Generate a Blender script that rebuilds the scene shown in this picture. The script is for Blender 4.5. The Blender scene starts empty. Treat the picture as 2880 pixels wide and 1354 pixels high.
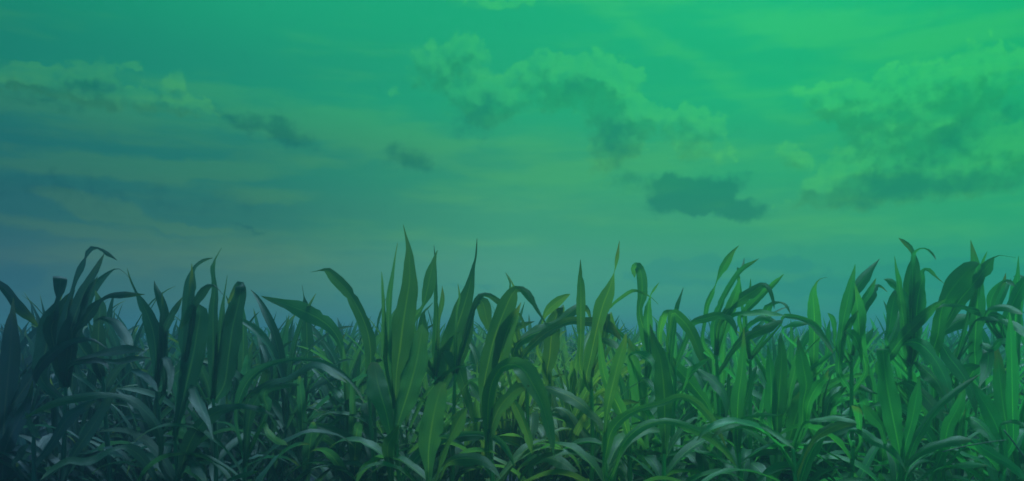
import bpy, math, random
import numpy as np
from mathutils import Vector, Matrix

random.seed(7)
rng = np.random.default_rng(7)
scene = bpy.context.scene
col = scene.collection
R = math.radians

# ------------------------------------------------------------------ camera
H = 1.0                       # eye height, about level with the young maize
F = 2494.0                    # focal length in pixels of a 2880 wide picture
HZ = 955.0                    # horizon row of that picture
cam_d = bpy.data.cameras.new('camera')
cam = bpy.data.objects.new('camera', cam_d)
col.objects.link(cam)
cam.location = (0, 0, H)
cam.rotation_euler = (R(90), 0, 0)
cam_d.sensor_width = 36.0
cam_d.lens = 36.0 * F / 2880.0
cam_d.shift_y = (HZ - 677.0) / 2880.0
cam_d.clip_start = 0.05
cam_d.clip_end = 6000
cam_d.dof.use_dof = True
cam_d.dof.focus_distance = 6.0
cam_d.dof.aperture_fstop = 3.2
scene.camera = cam

# ------------------------------------------------------------------ exposure
scene.view_settings.view_transform = 'Standard'
scene.view_settings.look = 'None'
scene.view_settings.gamma = 1
scene.view_settings.exposure = 0
scene.view_settings.use_curve_mapping = False
scene.cycles.max_bounces = 10
scene.cycles.diffuse_bounces = 6
scene.cycles.glossy_bounces = 3
scene.cycles.transmission_bounces = 6

SUN_EL, SUN_AZ = 66.0, 14.0    # sun veiled by cloud, ahead and high


def lin(c):
    c = c / 255.0
    return c / 12.92 if c <= 0.04045 else ((c + 0.055) / 1.055) ** 2.4


def srgb(r, g, b):
    return (lin(r), lin(g), lin(b), 1.0)


# ------------------------------------------------------------------ node helper
class NT:
    def __init__(self, tree):
        self.t = tree
        tree.nodes.clear()

    def n(self, kind, **kw):
        x = self.t.nodes.new(kind)
        for k, v in kw.items():
            setattr(x, k, v)
        return x

    def put(self, sock, v):
        if isinstance(v, bpy.types.NodeSocket):
            self.t.links.new(v, sock)
        else:
            sock.default_value = v

    def math(self, op, a, b=0.0, c=0.0, clamp=False):
        x = self.n('ShaderNodeMath', operation=op, use_clamp=clamp)
        self.put(x.inputs[0], a)
        self.put(x.inputs[1], b)
        self.put(x.inputs[2], c)
        return x.outputs[0]

    def vmath(self, op, a, b=(0, 0, 0)):
        x = self.n('ShaderNodeVectorMath', operation=op)
        self.put(x.inputs[0], a)
        self.put(x.inputs[1], b)
        return x.outputs['Value'] if op in ('LENGTH', 'DOT_PRODUCT') else x.outputs[0]

    def mix(self, f, a, b, blend='MIX'):
        x = self.n('ShaderNodeMix', data_type='RGBA', blend_type=blend)
        self.put(x.inputs[0], f)
        self.put(x.inputs[6], a)
        self.put(x.inputs[7], b)
        return x.outputs[2]

    def step(self, v, lo, hi, a=0.0, b=1.0):
        x = self.n('ShaderNodeMapRange', interpolation_type='SMOOTHSTEP')
        self.put(x.inputs[0], v)
        for i, q in enumerate((lo, hi, a, b)):
            self.put(x.inputs[i + 1], q)
        return x.outputs[0]

    def noise(self, vec, scale, detail=6, rough=0.55, dist=0.0):
        x = self.n('ShaderNodeTexNoise')
        self.put(x.inputs['Vector'], vec)
        x.inputs['Scale'].default_value = scale
        x.inputs['Detail'].default_value = detail
        x.inputs['Roughness'].default_value = rough
        x.inputs['Distortion'].default_value = dist
        return x.outputs['Fac']

    def ramp(self, f, stops, interp='B_SPLINE'):
        x = self.n('ShaderNodeValToRGB')
        e = x.color_ramp.elements
        x.color_ramp.interpolation = interp
        while len(e) < len(stops):
            e.new(0.5)
        for q, (p, c) in zip(e, stops):
            q.position = p
            q.color = c
        self.put(x.inputs[0], f)
        return x.outputs[0]


# ------------------------------------------------------------------ sky
K = 2576.0 / 2880.0


def ang(X, Y):
    """bearing and height (degrees) of a spot of the sky, read off a 2576 px wide print"""
    a = math.atan2(X - 1288.0, F * K)
    e = math.atan2((HZ * K - Y) * math.cos(a), F * K)
    return math.degrees(a), math.degrees(e)


PX = 57.3 / (F * K)

world = bpy.data.worlds.new('World')
scene.world = world
world.use_nodes = True
w = NT(world.node_tree)
tc = w.n('ShaderNodeTexCoord')
sep = w.n('ShaderNodeSeparateXYZ')
w.put(sep.inputs[0], tc.outputs['Generated'])
az = w.math('MULTIPLY', w.math('ARCTAN2', sep.outputs[0], sep.outputs[1]), 57.29578)
el = w.math('MULTIPLY', w.math('ARCSINE', sep.outputs[2]), 57.29578)
cmb = w.n('ShaderNodeCombineXYZ')
w.put(cmb.inputs[0], az)
w.put(cmb.inputs[1], el)
P = cmb.outputs[0]
azn = w.math('DIVIDE', w.math('ADD', az, 180.0), 360.0)

XS = [0, 640, 1288, 1930, 2576]
ROWS = [   # picture row, colours of the clear air at the five bearings
    (0,   [(18, 142, 112), (28, 165, 120), (26, 177, 122), (28, 192, 126), (22, 192, 122)]),
    (230, [(26, 129, 111), (30, 149, 117), (34, 172, 120), (28, 184, 121), (26, 184, 114)]),
    (430, [(32, 106, 106), (38, 125, 109), (58, 160, 116), (46, 173, 116), (28, 170, 107)]),
    (560, [(42, 97, 104),  (50, 117, 105), (72, 160, 120), (64, 168, 115), (44, 173, 113)]),
    (690, [(62, 98, 111),  (78, 124, 112), (88, 162, 132), (64, 160, 126), (44, 164, 121)]),
    (850, [(62, 96, 118),  (68, 116, 122), (92, 162, 136), (58, 156, 134), (36, 162, 130)]),
]
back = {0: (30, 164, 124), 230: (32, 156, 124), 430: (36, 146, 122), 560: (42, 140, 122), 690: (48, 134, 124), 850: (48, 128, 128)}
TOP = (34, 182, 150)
prev = None
rows = list(reversed(ROWS))
sky = None
for i, (Y, cs) in enumerate(rows):
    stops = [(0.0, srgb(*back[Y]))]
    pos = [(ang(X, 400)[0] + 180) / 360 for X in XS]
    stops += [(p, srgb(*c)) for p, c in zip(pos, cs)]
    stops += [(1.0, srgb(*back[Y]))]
    # linear between bearings inside the view
    rc = w.ramp(azn, stops, 'LINEAR')
    e1 = ang(1288, Y)[1]
    if sky is None:
        sky = rc
    else:
        f = w.step(el, e0, e1)
        sky = w.mix(f, sky, rc)
    e0 = e1
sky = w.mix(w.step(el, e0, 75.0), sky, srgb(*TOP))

# real daylight gradient, a part of the whole
nish = w.n('ShaderNodeTexSky', sky_type='NISHITA')
nish.sun_disc = False
nish.sun_elevation = R(SUN_EL)
nish.sun_rotation = R(SUN_AZ)
nish.air_density = 1.0
nish.dust_density = 1.5


def blobs(lst, vec=None):
    acc = None
    for (X, Y, rx, ry, rot, amp) in lst:
        a, e = ang(X, Y)
        m = w.n('ShaderNodeMapping', vector_type='TEXTURE')
        w.put(m.inputs[0], vec or PW)
        m.inputs[1].default_value = (a, e, 0)
        m.inputs[2].default_value = (0, 0, R(rot))
        m.inputs[3].default_value = (rx * PX, ry * PX, 1)
        g = w.n('ShaderNodeTexGradient', gradient_type='SPHERICAL')
        w.put(g.inputs[0], m.outputs[0])
        acc = w.math('MULTIPLY', g.outputs['Fac'], amp) if acc is None else w.math('MULTIPLY_ADD', g.outputs['Fac'], amp, acc)
    return acc


# puffy warp for cloud outlines
wn = w.n('ShaderNodeTexNoise')
w.put(wn.inputs['Vector'], P)
wn.inputs['Scale'].default_value = 0.5
wn.inputs['Detail'].default_value = 6
wn.inputs['Roughness'].default_value = 0.6
warp = w.vmath('MULTIPLY', w.vmath('SUBTRACT', wn.outputs['Color'], (0.5, 0.5, 0.5)), (2.2, 1.5, 0))
PW = w.vmath('ADD', P, warp)
st = w.vmath('MULTIPLY', P, (0.16, 1.0, 1.0))
st = w.vmath('ADD', st, w.vmath('MULTIPLY', warp, (0.05, 0.25, 0)))
puff = w.noise(P, 0.8, 8, 0.58, 0.2)
streak = w.noise(st, 0.75, 8, 0.58)
streak2 = w.noise(w.vmath('ADD', st, (13, 5, 0)), 2.1, 6, 0.55)


def billow(vec):
    """cauliflower heads: inverted cell distance on a warped direction, three sizes"""
    q = w.n('ShaderNodeTexNoise')
    w.put(q.inputs['Vector'], vec)
    q.inputs['Scale'].default_value = 1.3
    q.inputs['Detail'].default_value = 6
    q.inputs['Roughness'].default_value = 0.6
    v2 = w.vmath('ADD', vec, w.vmath('MULTIPLY', w.vmath('SUBTRACT', q.outputs['Color'], (.5, .5, .5)), (1.3, 1.1, 0)))
    acc = None
    for sc, am in ((0.55, .60), (1.3, .34), (3.0, .12)):
        x = w.n('ShaderNodeTexVoronoi', feature='SMOOTH_F1', voronoi_dimensions='2D')
        w.put(x.inputs['Vector'], v2)
        x.inputs['Scale'].default_value = sc
        x.inputs['Smoothness'].default_value = 0.35
        d = w.math('MULTIPLY', w.math('SUBTRACT', 0.45, x.outputs['Distance']), am)
        acc = d if acc is None else w.math('ADD', acc, d)
    return acc


CUM = [  # heaped clouds with bright rims and dark hearts
    (1100, 140, 110, 70, 0, 1.0), (1180, 135, 80, 60, 30, .9), (1060, 195, 90, 50, 0, .6),
    (1200, 255, 130, 90, -20, 1.5), (1260, 235, 110, 80, 0, .9), (1390, 195, 120, 80, 0, 1.2), (1500, 185, 130, 75, -10, 1.4), (1565, 215, 80, 60, 0, .9),
    (1430, 250, 170, 70, 0, .8), (1560, 310, 100, 110, 10, 1.5), (1530, 400, 90, 90, 0, .9), (1620, 300, 90, 70, 0, .7), (1760, 330, 110, 90, 0, .9), (1700, 300, 90, 60, 0, .5),
    (975, 230, 60, 30, 0, .5), (2060, 260, 130, 70, 0, .75), (1990, 390, 70, 45, 0, .9), (2180, 270, 130, 100, 10, .9), (1760, 400, 200, 50, 0, .5),
    (2280, 235, 200, 80, 20, 1.1), (2440, 180, 170, 90, 25, .8), (2350, 320, 300, 80, 28, 1.4), (2180, 400, 200, 90, 25, 1.2), (2300, 450, 330, 70, 8, 1.4), (2520, 400, 160, 120, 20, 1.2),
    (1290, 6, 160, 30, 0, .8), (2080, 470, 160, 50, 20, .8),
    (245, 168, 70, 40, 0, 1.0), (200, 180, 60, 30, 0, .6), (435, 200, 50, 30, 0, .8), (340, 165, 50, 20, 0, .5), (60, 205, 190, 45, 0, 1.1), (250, 235, 210, 50, -6, 1.1), (430, 250, 130, 45, -14, .8), (530, 275, 90, 35, -10, .6),
]
DARK = [(715, 335, 100, 46, -16, 1.35), (600, 300, 110, 24, -10, .8), (1030, 405, 100, 42, -8, 1.3), (1735, 492, 130, 66, 6, 2.7), (1815, 522, 155, 44, -10, 2.3), (1690, 480, 90, 40, 0, .9), (1845, 468, 60, 36, 45, 1.2), (1800, 526, 100, 18, 0, -1.1), (1600, 455, 90, 34, 0, .7),
        (2390, 370, 260, 60, 30, .85), (2340, 470, 380, 44, 3, .95), (1545, 350, 80, 130, 8, .95), (1225, 270, 110, 80, 0, .8), (1180, 325, 70, 60, 0, .5), (1440, 200, 110, 60, 0, .55),
        (130, 262, 230, 26, 0, .7), (250, 225, 130, 34, 0, .6), (630, 577, 80, 8, -4, .9),
        (60, 465, 320, 60, 0, .4), (400, 500, 420, 60, 0, .35)]
VEIL = [(150, 280, 420, 75, -3, .9), (640, 290, 330, 90, -12, .7), (250, 420, 480, 42, 0, 1.0), (560, 412, 330, 40, 4, .8), (900, 300, 330, 80, 0, .45), (690, 490, 200, 32, 0, .7),
        (240, 522, 150, 34, -14, 1.6), (490, 579, 95, 12, -2, 2.4), (160, 572, 260, 22, -4, .8), (300, 640, 560, 60, 0, .6), (1000, 360, 280, 70, -10, .7), (1350, 430, 500, 140, 0, .5),
        (1780, 420, 420, 90, 0, .5), (800, 600, 700, 60, 0, .55), (1800, 524, 75, 22, 0, .6), (2200, 560, 560, 70, 0, .4), (1950, 690, 260, 22, 0, .6), (2150, 200, 500, 120, 10, .25), (1680, 120, 620, 46, -32, .55), (1950, 60, 700, 60, -14, .6), (2300, 60, 560, 60, -4, .4)]
LOW = [(1690, 672, 120, 30, 0, 1.0), (1790, 690, 330, 42, 0, 1.1), (1790, 652, 62, 42, 0, .9), (1960, 662, 100, 34, 0, 1.0), (2080, 722, 260, 34, 0, .9), (2330, 672, 240, 34, 0, .7), (2480, 700, 300, 48, 0, .8), (1150, 720, 330, 22, 0, .5),
       (20, 690, 110, 55, 0, .9), (700, 745, 700, 36, 0, .4)]

gv = blobs(VEIL)
gc = blobs(CUM)
gd = blobs(DARK, w.vmath('ADD', P, w.vmath('MULTIPLY', warp, (1.9, 1.7, 0))))
gl = blobs(LOW)


def tint(c, r, g, b, add=(0, 0, 0)):
    x = w.vmath('MULTIPLY', c, (r, g, b))
    return w.vmath('ADD', x, add)


# thin veils everywhere, stronger where the bands lie
mv = w.math('MULTIPLY', w.step(w.math('ADD', gv, w.math('MULTIPLY', streak, 1.9)), 0.95, 1.65), 1.0)
sky2 = w.mix(mv, sky, tint(sky, 1.20, 1.09, 0.94, (0.019, 0.014, -0.003)))
sky2 = w.mix(w.math('MULTIPLY', w.step(streak2, 0.42, 0.68), w.step(el, 24.0, 2.0, 0.05, 0.30)), sky2, tint(sky2, 0.86, 0.91, 0.98))
# heaped clouds: density here and a little way towards the light, the difference models their relief
OFF = (0.25, 0.60, 0.0)
P2 = w.vmath('ADD', P, OFF)
near = w.step(gc, 0.0, 0.30)
wisp = w.math('MULTIPLY', w.math('SUBTRACT', w.noise(w.vmath('ADD', PW, (3, 8, 0)), 1.1, 10, 0.66, 0.3), 0.5), 1.5)
cd = w.math('MULTIPLY_ADD', w.math('ADD', billow(P), wisp), near, gc)
cd2 = w.math('MULTIPLY_ADD', w.math('ADD', billow(P2), w.math('MULTIPLY', wisp, 0.7)), near, blobs(CUM, w.vmath('ADD', PW, OFF)))
lit = w.step(w.math('SUBTRACT', cd, cd2), -0.20, 0.55)
alpha = w.step(cd, 0.26, w.math('MULTIPLY_ADD', lit, -0.30, 0.86))
deep = w.step(cd2, 0.45, 1.25)
hi = tint(sky2, 1.30, 1.14, 0.92, (0.020, 0.026, 0.004))
lo = tint(sky2, 0.98, 0.82, 0.74)
body = w.mix(lit, w.mix(w.math('MULTIPLY', deep, 0.9), tint(sky2, 1.14, 1.02, 0.94, (0.006, 0.004, 0.0)), lo), hi)
fade = w.step(puff, 0.30, 0.60, 0.55, 1.0)
sky3 = w.mix(w.math('MULTIPLY', alpha, fade), sky2, body)
core = w.step(w.math('ADD', gd, w.math('MULTIPLY', w.math('SUBTRACT', puff, 0.5), 1.7)), 0.1, 1.2)
sky4 = w.mix(w.math('MULTIPLY', core, 0.95), sky3, tint(sky2, 0.38, 0.66, 0.80))
low = w.step(w.math('ADD', gl, w.math('MULTIPLY', w.math('SUBTRACT', puff, 0.5), 1.0)), 0.28, 0.5)
sky5 = w.mix(w.math('MULTIPLY', low, 0.6), sky4, tint(sky2, 0.62, 0.86, 1.03))

bg1 = w.n('ShaderNodeBackground')
w.put(bg1.inputs[0], w.vmath('MULTIPLY', sky5, (0.80, 1.0, 0.95)))
bg1.inputs[1].default_value = 0.90
bg2 = w.n('ShaderNodeBackground')
w.put(bg2.inputs[0], w.mix(1.0, nish.outputs[0], (0.12, 0.8, 0.5, 1), 'MULTIPLY'))
bg2.inputs[1].default_value = 0.003
addn = w.n('ShaderNodeAddShader')
w.t.links.new(bg1.outputs[0], addn.inputs[0])
w.t.links.new(bg2.outputs[0], addn.inputs[1])
wo = w.n('ShaderNodeOutputWorld')
w.t.links.new(addn.outputs[0], wo.inputs[0])
world.cycles.sampling_method = 'MANUAL'
world.cycles.sample_map_resolution = 512

# ------------------------------------------------------------------ sun through the cloud
sun_d = bpy.data.lights.new('sun', 'SUN')
sun_d.energy = 3.2
sun_d.angle = R(20)
sun_d.color = (0.46, 0.82, 1.0)
sun = bpy.data.objects.new('sun', sun_d)
col.objects.link(sun)
sd = Vector((math.sin(R(SUN_AZ)) * math.cos(R(SUN_EL)), math.cos(R(SUN_AZ)) * math.cos(R(SUN_EL)), math.sin(R(SUN_EL))))
sun.rotation_euler = sd.to_track_quat('Z', 'Y').to_euler()

# ------------------------------------------------------------------ materials


def material(name):
    m = bpy.data.materials.new(name)
    m.use_nodes = True
    return m, NT(m.node_tree)


def leaf_material():
    m, t = material('maize_leaf')
    oi = t.n('ShaderNodeObjectInfo')
    uv = t.n('ShaderNodeUVMap')
    s = t.n('ShaderNodeSeparateXYZ')
    t.put(s.inputs[0], uv.outputs[0])
    u, v = s.outputs[0], s.outputs[1]
    off = t.n('ShaderNodeCombineXYZ')
    t.put(off.inputs[0], u)
    t.put(off.inputs[1], v)
    t.put(off.inputs[2], t.math('MULTIPLY', oi.outputs['Random'], 40.0))
    c = t.math('ABSOLUTE', t.math('SUBTRACT', u, 0.5))
    veinv = t.n('ShaderNodeCombineXYZ')
    t.put(veinv.inputs[0], t.math('MULTIPLY', u, 30.0))
    t.put(veinv.inputs[1], t.math('MULTIPLY', v, 1.2))
    t.put(veinv.inputs[2], t.math('MULTIPLY', oi.outputs['Random'], 40.0))
    vein = t.noise(veinv.outputs[0], 1.0, 3, 0.6)
    blot = t.noise(t.vmath('MULTIPLY', off.outputs[0], (2.0, 5.0, 1.0)), 1.0, 4, 0.6)
    base = oi.outputs['Color']
    base = t.mix(t.step(vein, 0.3, 0.7, 0.0, 0.45), base, t.mix(1.0, base, (1.35, 1.3, 1.15, 1), 'MULTIPLY'))
    base = t.mix(t.step(blot, 0.35, 0.75, 0.0, 0.5), base, t.mix(1.0, base, (1.5, 1.15, 0.7, 1), 'MULTIPLY'))
    # pale midrib, strongest near the base
    rib = t.math('MULTIPLY', t.step(c, 0.05, 0.016), t.step(v, 0.95, 0.3, 0.2, 0.9))
    base = t.mix(rib, base, t.mix(1.0, base, (3.2, 1.9, 1.3, 1), 'MULTIPLY'))
    # straw coloured tip and margin on some leaves
    worn = t.math('MULTIPLY', t.step(t.math('ADD', v, t.math('MULTIPLY', blot, 0.25)), 0.93, 1.15), t.step(oi.outputs['Random'], 0.35, 0.9, 0.2, 0.9))
    base = t.mix(worn, base, (0.16, 0.15, 0.035, 1))
    spots = t.step(t.noise(t.vmath('MULTIPLY', off.outputs[0], (9, 60, 1)), 1.0, 2, 0.5), 0.70, 0.76)
    base = t.mix(t.math('MULTIPLY', spots, 0.15), base, (0.14, 0.13, 0.04, 1))
    bump = t.n('ShaderNodeBump')
    bump.inputs['Strength'].default_value = 0.35
    bump.inputs['Distance'].default_value = 0.004
    t.put(bump.inputs['Height'], t.math('ADD', vein, t.math('MULTIPLY', blot, 1.0)))
    p = t.n('ShaderNodeBsdfPrincipled')
    t.put(p.inputs['Base Color'], base)
    t.put(p.inputs['Roughness'], t.step(blot, 0.3, 0.7, 0.42, 0.60))
    p.inputs['Specular IOR Level'].default_value = 0.6
    p.inputs['Sheen Weight'].default_value = 0.05
    t.put(p.inputs['Normal'], bump.outputs[0])
    tr = t.n('ShaderNodeBsdfTranslucent')
    t.put(tr.inputs['Color'], t.mix(1.0, base, (1.7, 1.8, 0.8, 1), 'MULTIPLY'))
    t.put(tr.inputs['Normal'], bump.outputs[0])
    mx = t.n('ShaderNodeMixShader')
    mx.inputs[0].default_value = 0.48
    t.t.links.new(p.outputs[0], mx.inputs[1])
    t.t.links.new(tr.outputs[0], mx.inputs[2])
    o = t.n('ShaderNodeOutputMaterial')
    t.t.links.new(mx.outputs[0], o.inputs[0])
    return m


def far_material():
    m, t = material('maize_leaf_far')
    at = t.n('ShaderNodeAttribute', attribute_name='hue')
    g = t.n('ShaderNodeNewGeometry')
    nz = t.noise(g.outputs['Position'], 6.0, 3, 0.6)
    base = t.mix(t.step(nz, 0.3, 0.7), t.mix(1.0, at.outputs['Color'], (0.75, 0.8, 0.8, 1), 'MULTIPLY'), t.mix(1.0, at.outputs['Color'], (1.3, 1.2, 1.1, 1), 'MULTIPLY'))
    p = t.n('ShaderNodeBsdfPrincipled')
    t.put(p.inputs['Base Color'], base)
    p.inputs['Roughness'].default_value = 0.42
    p.inputs['Specular IOR Level'].default_value = 0.6
    tr = t.n('ShaderNodeBsdfTranslucent')
    t.put(tr.inputs['Color'], t.mix(1.0, base, (1.7, 1.8, 0.8, 1), 'MULTIPLY'))
    mx = t.n('ShaderNodeMixShader')
    mx.inputs[0].default_value = 0.48
    t.t.links.new(p.outputs[0], mx.inputs[1])
    t.t.links.new(tr.outputs[0], mx.inputs[2])
    o = t.n('ShaderNodeOutputMaterial')
    t.t.links.new(mx.outputs[0], o.inputs[0])
    return m


def soil_material():
    m, t = material('soil')
    g = t.n('ShaderNodeNewGeometry')
    n1 = t.noise(g.outputs['Position'], 1.7, 8, 0.65)
    n2 = t.noise(g.outputs['Position'], 24.0, 6, 0.7)
    c = t.mix(t.step(n1, 0.3, 0.7), (0.028, 0.034, 0.065, 1), (0.055, 0.065, 0.100, 1))
    c = t.mix(t.step(n2, 0.55, 0.8, 0, 0.6), c, (0.10, 0.11, 0.10, 1))
    b = t.n('ShaderNodeBump')
    b.inputs['Strength'].default_value = 0.9
    b.inputs['Distance'].default_value = 0.05
    t.put(b.inputs['Height'], t.math('ADD', n1, n2))
    p = t.n('ShaderNodeBsdfPrincipled')
    t.put(p.inputs['Base Color'], c)
    p.inputs['Roughness'].default_value = 0.9
    t.put(p.inputs['Normal'], b.outputs[0])
    o = t.n('ShaderNodeOutputMaterial')
    t.t.links.new(p.outputs[0], o.inputs[0])
    return m


def stalk_material():
    m, t = material('maize_stalk')
    oi = t.n('ShaderNodeObjectInfo')
    g = t.n('ShaderNodeTexCoord')
    n1 = t.noise(t.vmath('MULTIPLY', g.outputs['Object'], (60, 60, 3)), 1.0, 3, 0.6)
    c = t.mix(t.step(n1, 0.3, 0.7), t.mix(1.0, oi.outputs['Color'], (1.0, 1.0, 0.8, 1), 'MULTIPLY'), t.mix(1.0, oi.outputs['Color'], (2.2, 1.6, 1.0, 1), 'MULTIPLY'))
    p = t.n('ShaderNodeBsdfPrincipled')
    t.put(p.inputs['Base Color'], c)
    p.inputs['Roughness'].default_value = 0.5
    o = t.n('ShaderNodeOutputMaterial')
    t.t.links.new(p.outputs[0], o.inputs[0])
    return m


def dry_material():
    m, t = material('dry_plant_matter')
    g = t.n('ShaderNodeTexCoord')
    n1 = t.noise(t.vmath('MULTIPLY', g.outputs['Object'], (40, 40, 40)), 1.0, 4, 0.6)
    c = t.mix(t.step(n1, 0.3, 0.7), (0.10, 0.12, 0.10, 1), (0.26, 0.27, 0.2, 1))
    p = t.n('ShaderNodeBsdfPrincipled')
    t.put(p.inputs['Base Color'], c)
    p.inputs['Roughness'].default_value = 0.8
    o = t.n('ShaderNodeOutputMaterial')
    t.t.links.new(p.outputs[0], o.inputs[0])
    return m


M_LEAF, M_FAR, M_SOIL, M_STALK, M_DRY = leaf_material(), far_material(), soil_material(), stalk_material(), dry_material()

# ------------------------------------------------------------------ geometry helpers


def at(X, Y, d):
    return Vector(((X - 1440.0) / F * d, d, H - (Y - HZ) / F * d))


HUES = [(-3.0, (0.012, 0.024, 0.078)), (-1.5, (0.024, 0.088, 0.072)), (-0.5, (0.062, 0.150, 0.066)), (0.2, (0.122, 0.200, 0.054)), (1.0, (0.050, 0.225, 0.074)), (3.0, (0.024, 0.238, 0.094))]  # sideways colour cast and central sun glow put into the leaf colours


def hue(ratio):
    """leaf colour by bearing, with the blue-to-green cast and a yellow glow mid-field painted in"""
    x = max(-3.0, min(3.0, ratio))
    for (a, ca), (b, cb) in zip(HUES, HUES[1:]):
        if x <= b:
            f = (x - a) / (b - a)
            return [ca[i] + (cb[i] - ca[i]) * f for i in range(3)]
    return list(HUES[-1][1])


def vary(c, amt=0.22, r=random):
    k = 1 + r.uniform(-amt, amt)
    y = r.uniform(-amt, amt) * 0.6
    return (max(0.004, c[0] * k * (1 + y)), c[1] * k, c[2] * k * (1 - y), 1.0)


def resample(pts, n):
    """pts: (k, m) array -> Catmull-Rom through them, n samples evenly along the length"""
    p = np.array(pts, float)
    k = len(p)
    if k == 2:
        p = np.vstack([p[0], (p[0] + p[1]) / 2, p[1]])
        k = 3
    ext = np.vstack([2 * p[0] - p[1], p, 2 * p[-1] - p[-2]])
    out = []
    for i in range(k - 1):
        a, b, c, d = ext[i:i + 4]
        t = np.linspace(0, 1, 12, endpoint=False)[:, None]
        out.append(0.5 * (2 * b + (c - a) * t + (2 * a - 5 * b + 4 * c - d) * t ** 2 + (3 * b - a - 3 * c + d) * t ** 3))
    out = np.vstack(out + [p[-1:]])
    s = np.concatenate([[0], np.cumsum(np.linalg.norm(np.diff(out[:, :3], axis=0), axis=1))])
    q = np.linspace(0, s[-1], n)
    return np.stack([np.interp(q, s, out[:, j]) for j in range(out.shape[1])], 1)


def unit(a):
    return a / np.maximum(np.linalg.norm(a, axis=-1, keepdims=True), 1e-9)


def ribbon(center, width, side, fold, ruffle, across=4, r=random):
    """leaf blade: gutter-shaped section, rippled margins; returns verts, faces, uvs"""
    n = len(center)
    T = unit(np.gradient(center, axis=0))
    S = unit(side - (side * T).sum(1, keepdims=True) * T)
    N = np.cross(S, T)
    us = np.linspace(-1, 1, across + 1)
    v = np.linspace(0, 1, n)
    ph1, ph2 = r.uniform(0, 6.3), r.uniform(0, 6.3)
    fr = r.uniform(3.0, 5.5)
    V = np.zeros((n, across + 1, 3))
    rag = [np.array([1 + r.uniform(-.05, .05) - (.28 if r.random() < .035 else 0) for _ in range(n)]) for _ in range(2)]
    for j, u in enumerate(us):
        ph = ph1 if u < 0 else ph2
        wav = np.sin(v * fr * 6.283 + ph) * ruffle * abs(u) ** 2 * np.sin(np.pi * np.clip(v * 1.05, 0, 1))
        wav2 = 1.0 + 0.10 * np.sin(v * fr * 4.1 + ph * 1.7)
        V[:, j] = center + S * (u * width * 0.5 * wav2 * (rag[0 if u < 0 else 1] if abs(u) > .99 else 1.0))[:, None] + N * ((fold * abs(u) ** 1.3 + wav) * width)[:, None]
    verts = V.reshape(-1, 3)
    faces, uvs = [], []
    A = across + 1
    for i in range(n - 1):
        for j in range(across):
            a = i * A + j
            faces.append((a, a + 1, a + A + 1, a + A))
            for (ii, jj) in ((i, j), (i, j + 1), (i + 1, j + 1), (i + 1, j)):
                uvs.append((jj / across, ii / (n - 1)))
    return verts, faces, uvs


def mesh(name, verts, faces, uvs=None, mat=None, smooth=True):
    me = bpy.data.meshes.new(name)
    me.from_pydata([tuple(x) for x in verts], [], [tuple(f) for f in faces])
    if uvs is not None:
        l = me.uv_layers.new(name='UVMap')
        l.data.foreach_set('uv', np.array(uvs, np.float32).ravel())
    if mat:
        me.materials.append(mat)
    if smooth:
        me.polygons.foreach_set('use_smooth', [True] * len(me.polygons))
    me.update()
    return me


def link(name, data, parent=None, color=None):
    o = bpy.data.objects.new(name, data)
    col.objects.link(o)
    if parent is not None:
        o.parent = parent
    if color is not None:
        o.color = color
    return o


def tube(path, radii, sides=8):
    path = np.array(path, float)
    T = unit(np.gradient(path, axis=0))
    A = unit(np.cross(T, np.array([0.3, 1, 0.1])))
    B = np.cross(T, A)
    verts, faces = [], []
    for i in range(len(path)):
        for k in range(sides):
            a = 2 * math.pi * k / sides
            verts.append(path[i] + (A[i] * math.cos(a) + B[i] * math.sin(a)) * radii[i])
    for i in range(len(path) - 1):
        for k in range(sides):
            a, b = i * sides + k, i * sides + (k + 1) % sides
            faces.append((a, b, b + sides, a + sides))
    faces.append(tuple(range(sides))[::-1])
    faces.append(tuple((len(path) - 1) * sides + k for k in range(sides)))
    return verts, faces


def stalk_mesh(path, r0, r1, seed):
    rr = random.Random(seed)
    n = 26
    p = resample([(*q,) for q in path], n)
    rad = []
    for i in range(n):
        f = i / (n - 1)
        node = 1.0 + (0.28 if i % 5 == 2 else 0.0)
        rad.append((r0 + (r1 - r0) * f) * node)
    v, f = tube(p, rad)
    return mesh('stalk', v, f, None, M_STALK)


# ------------------------------------------------------------------ ground
S = 200.0
gv_, gf_ = [(-S, -50, 0), (S, -50, 0), (S, 230, 0), (-S, 230, 0)], [(0, 1, 2, 3)]
ground = link('ground', mesh('ground', gv_, gf_, None, M_SOIL))
ground['kind'] = 'structure'

# ------------------------------------------------------------------ haze volume added to lift the dark gaps and tint them blue
hv, hf = [], [(0, 3, 2, 1), (4, 5, 6, 7), (0, 1, 5, 4), (1, 2, 6, 5), (2, 3, 7, 6), (3, 0, 4, 7)]
for z in (-1.0, 1.62):
    hv += [(-260, -60, z), (260, -60, z), (260, 240, z), (-260, 240, z)]
hm, ht_ = material('haze')
pv = ht_.n('ShaderNodeVolumePrincipled')
pv.inputs['Color'].default_value = (0.42, 0.62, 1.0, 1)
pv.inputs['Density'].default_value = 0.039
pv.inputs['Anisotropy'].default_value = 0.66
ho = ht_.n('ShaderNodeOutputMaterial')
ht_.t.links.new(pv.outputs[0], ho.inputs['Volume'])
haze = link('haze', mesh('haze', hv, hf, None, hm, smooth=False))
haze['kind'] = 'stuff'

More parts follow.
